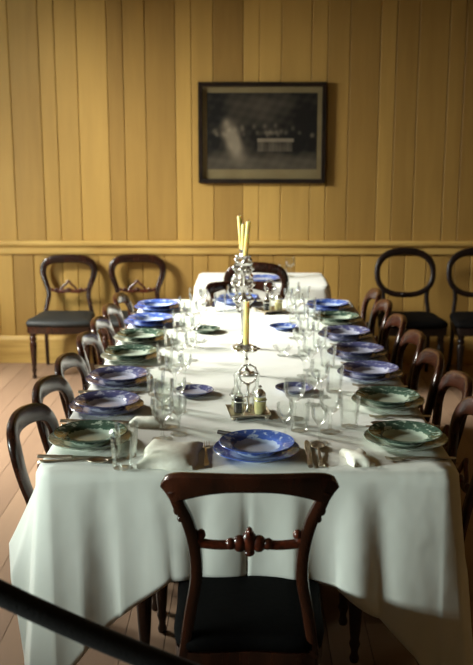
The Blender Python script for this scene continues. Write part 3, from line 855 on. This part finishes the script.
t = empty('candlestick', (-.004, 3.41, ZP)); tag(t, 'low silver candlestick with petalled drip pan behind the cruet stand', 'candlestick')
bm = bmesh.new(); lathe(bm, [(0, 0), (.034, 0), (.036, .003), (.030, .006), (.018, .010), (.011, .02), (0, .021)], 26, cap=False); petals(bm, (0, 0, .004), .031, 10, .007); mesh('base', bm, M['silver'], t)
bm = bmesh.new(); lathe(bm, [(.011, .019), (.006, .028), (.0055, .05), (.009, .058), (.0055, .066), (.006, .078), (.014, .086)], 16); mesh('stem', bm, M['silver'], t)
bm = bmesh.new(); lathe(bm, [(.012, .085), (.030, .090), (.044, .097), (.045, .099), (.030, .094), (.013, .090)], 26); petals(bm, (0, 0, .098), .043, 8, .011, .006); mesh('drip_pan', bm, M['silver'], t)
bm = bmesh.new(); lathe(bm, [(.0125, .090), (.011, .10), (.014, .114), (.017, .117), (.015, .118), (.0115, .114), (.0115, .100), (0, .0995)], 18, cap=False); mesh('socket', bm, M['silver'], t)
candle('candle', (-.004, 3.41, ZP+.100), .178, .0105, (0, R(.6), 0), 'tall pale yellow candle in the low silver candlestick', 'candles')

CA = (-.017, 3.86); aa = R(91)
t = empty('candelabrum', (*CA, ZP)); tag(t, 'tall ornate branched silver candelabrum in the middle of the table', 'candelabrum')
bm = bmesh.new(); lathe(bm, [(0, 0), (.046, 0), (.048, .004), (.043, .010), (.028, .018), (.016, .03), (.013, .042)], 28, cap=False); petals(bm, (0, 0, .006), .042, 10, .009); mesh('base', bm, M['silver'], t)
bm = bmesh.new()
lathe(bm, [(.013, .04), (.009, .06), (.008, .10), (.011, .14), (.0085, .16), (.010, .185), (.020, .20), (.022, .21), (.012, .225), (.009, .24), (.020, .255), (.027, .272), (.018, .288), (.009, .30), (.013, .325), (.021, .337), (.013, .35), (.009, .365)], 20)
petals(bm, (0, 0, .205), .022, 6, .010, .009); petals(bm, (0, 0, .272), .024, 6, .009, .009); petals(bm, (0, 0, .337), .021, 6, .008, .008)
mesh('stem', bm, M['silver'], t)
d = Vector((math.cos(aa), math.sin(aa), 0)); up = Vector((0, 0, 1)); sd = Vector((-d.y, d.x, 0))
tips = [(-d*.115+up*.372+sd*-.005), (d*.115+up*.372+sd*.003), up*.385]
arms = []
for s in (-1, 1):
    bm = bmesh.new()
    sweep(bm, cat([up*.275, d*s*.03+up*.262, d*s*.065+up*.262, d*s*.095+up*.29, d*s*.115+up*.33, d*s*.115+up*.368], 6), .009, .009, sd, seg=8)
    sweep(bm, cat([d*s*.055+up*.262, d*s*.075+up*.285, d*s*.06+up*.305, d*s*.045+up*.292, d*s*.055+up*.282], 6), .007, .007, sd, seg=8)
    arms.append(mesh('arm', bm, M['silver'], t))
for s in (-1, 1):                       # leafy side scrolls
    for z0, w in ((.165, .026), (.20, .036), (.235, .030), (.268, .042), (.30, .032), (.335, .038), (.368, .028)):
        bm = bmesh.new()
        sweep(bm, cat([up*z0, sd*s*w*.6+up*(z0-.012), sd*s*w+up*(z0+.006), sd*s*w*.85+up*(z0+.026), sd*s*w*.6+up*(z0+.016)], 5), lambda f: .011-.003*f, .010, d, seg=8)
        blob(bm, tuple(sd*s*w+up*(z0+.008)), (.010, .009, .011), 10, 6)
        mesh('leaf_scroll', bm, M['silver'], t)
for p, host in zip(tips, arms+[t]):
    bm = bmesh.new()
    lathe(bm, [(.006, -.006), (.020, .0), (.027, .007), (.028, .009), (.018, .006), (.012, .012), (.011, .022), (.0145, .034), (.0155, .036), (.0110, .034), (.0108, .012), (0, .0115)], 18, Matrix.Translation(p), cap=False)
    petals(bm, (p.x, p.y, p.z+.008), .026, 7, .007, .004)
    mesh('socket', bm, M['silver'], host)
for p, tl, L, lab in ((tips[0], (0, R(5.), 0), .163, 'pale candle in the nearest socket of the candelabrum, leaning right'),
                      (tips[1], (0, R(-4.6), 0), .167, 'pale candle in the farthest socket of the candelabrum, leaning left'),
                      (tips[2], (R(-1), R(.5), 0), .128, 'shorter pale candle in the middle socket of the candelabrum')):
    candle('candle', (CA[0]+p.x, CA[1]+p.y, ZP+p.z+.0125), L, .0098, tl, lab, 'candles')

# ------------------------------------------------------------------ barrier rope at the doorway
RY = 1.52
def post(x, h, lab):
    t = empty('rope_post', (x, RY, 0)); tag(t, lab, 'barrier post', 'rope posts')
    bm = bmesh.new(); lathe(bm, [(0, 0), (.14, 0), (.14, .012), (.10, .03), (.03, .045)], 28, cap=False); mesh('base', bm, M['brass'], t)
    bm = bmesh.new(); lathe(bm, [(.022, .04), (.022, h-.03), (.03, h-.02), (.03, h), (.018, h+.02), (0, h+.035)], 20); mesh('pole', bm, M['brass'], t)
rx0, rx1 = -.93, 2.3
rope = [Vector((x, RY, -.01+.842-.53*(x+.44)+.19*(x+.44)**2)) for x in [rx0+(rx1-rx0)*k/60 for k in range(61)]]
post(rx0-.045, rope[0].z+.02, 'brass post holding the left end of the black barrier rope')
post(rx1+.045, rope[-1].z+.02, 'brass post holding the right end of the black barrier rope')
bm = bmesh.new(); sweep(bm, rope, .043, .043, (0, 1, 0), seg=14, power=2)
tag(mesh('barrier_rope', bm, M['rope']), 'thick black barrier rope sagging across the bottom left foreground', 'rope')

# ------------------------------------------------------------------ light
W = bpy.data.worlds.new('world'); sc.world = W; W.use_nodes = True
W.node_tree.nodes['Background'].inputs[0].default_value = (.75, .88, 1, 1)
W.node_tree.nodes['Background'].inputs[1].default_value = .35
def area(name, loc, rot, sx, sy, power, col):
    l = bpy.data.lights.new(name, 'AREA'); l.shape = 'RECTANGLE'; l.size = sx; l.size_y = sy; l.energy = power; l.color = col
    o = bpy.data.objects.new(name, l); COL.objects.link(o); o.location = loc; o.rotation_euler = rot
    return o
def aimed(name, loc, to, size, power, col):
    d = Vector(to)-Vector(loc)
    area(name, loc, d.to_track_quat('-Z', 'Y').to_euler(), size, size, power, col)
# the bright sky seen through each window: light comes in slanting downwards
aimed('window_daylight', (-3.6, 5.0, 3.0), (-.9, 4.6, .5), 1.8, 1850, (1, .975, .90))
area('window_daylight', (-4.3, 1.25, 1.35), (0, R(-90), R(8)), .8, 1.8, 580, (.89, 1, .94))

# ------------------------------------------------------------------ camera
cd = bpy.data.cameras.new('camera'); cam = bpy.data.objects.new('camera', cd); COL.objects.link(cam)
cd.sensor_fit = 'HORIZONTAL'; cd.sensor_width = 24; cd.lens = 930/473*24
cam.location = (0, 0, 1.623)
cam.rotation_euler = (R(90)-math.atan(194/930), 0, math.atan(11/930))
cd.clip_start = .02
cd.dof.use_dof = True; cd.dof.focus_distance = 2.75; cd.dof.aperture_fstop = 3.9
sc.camera = cam
sc.view_settings.view_transform = 'Standard'; sc.view_settings.look = 'None'
sc.view_settings.gamma = 1; sc.view_settings.exposure = 0.0
sc.view_settings.use_curve_mapping = False
sc.cycles.max_bounces = 14; sc.cycles.transparent_max_bounces = 32
sc.cycles.caustics_reflective = False; sc.cycles.caustics_refractive = False
sc.cycles.sample_clamp_indirect = 6
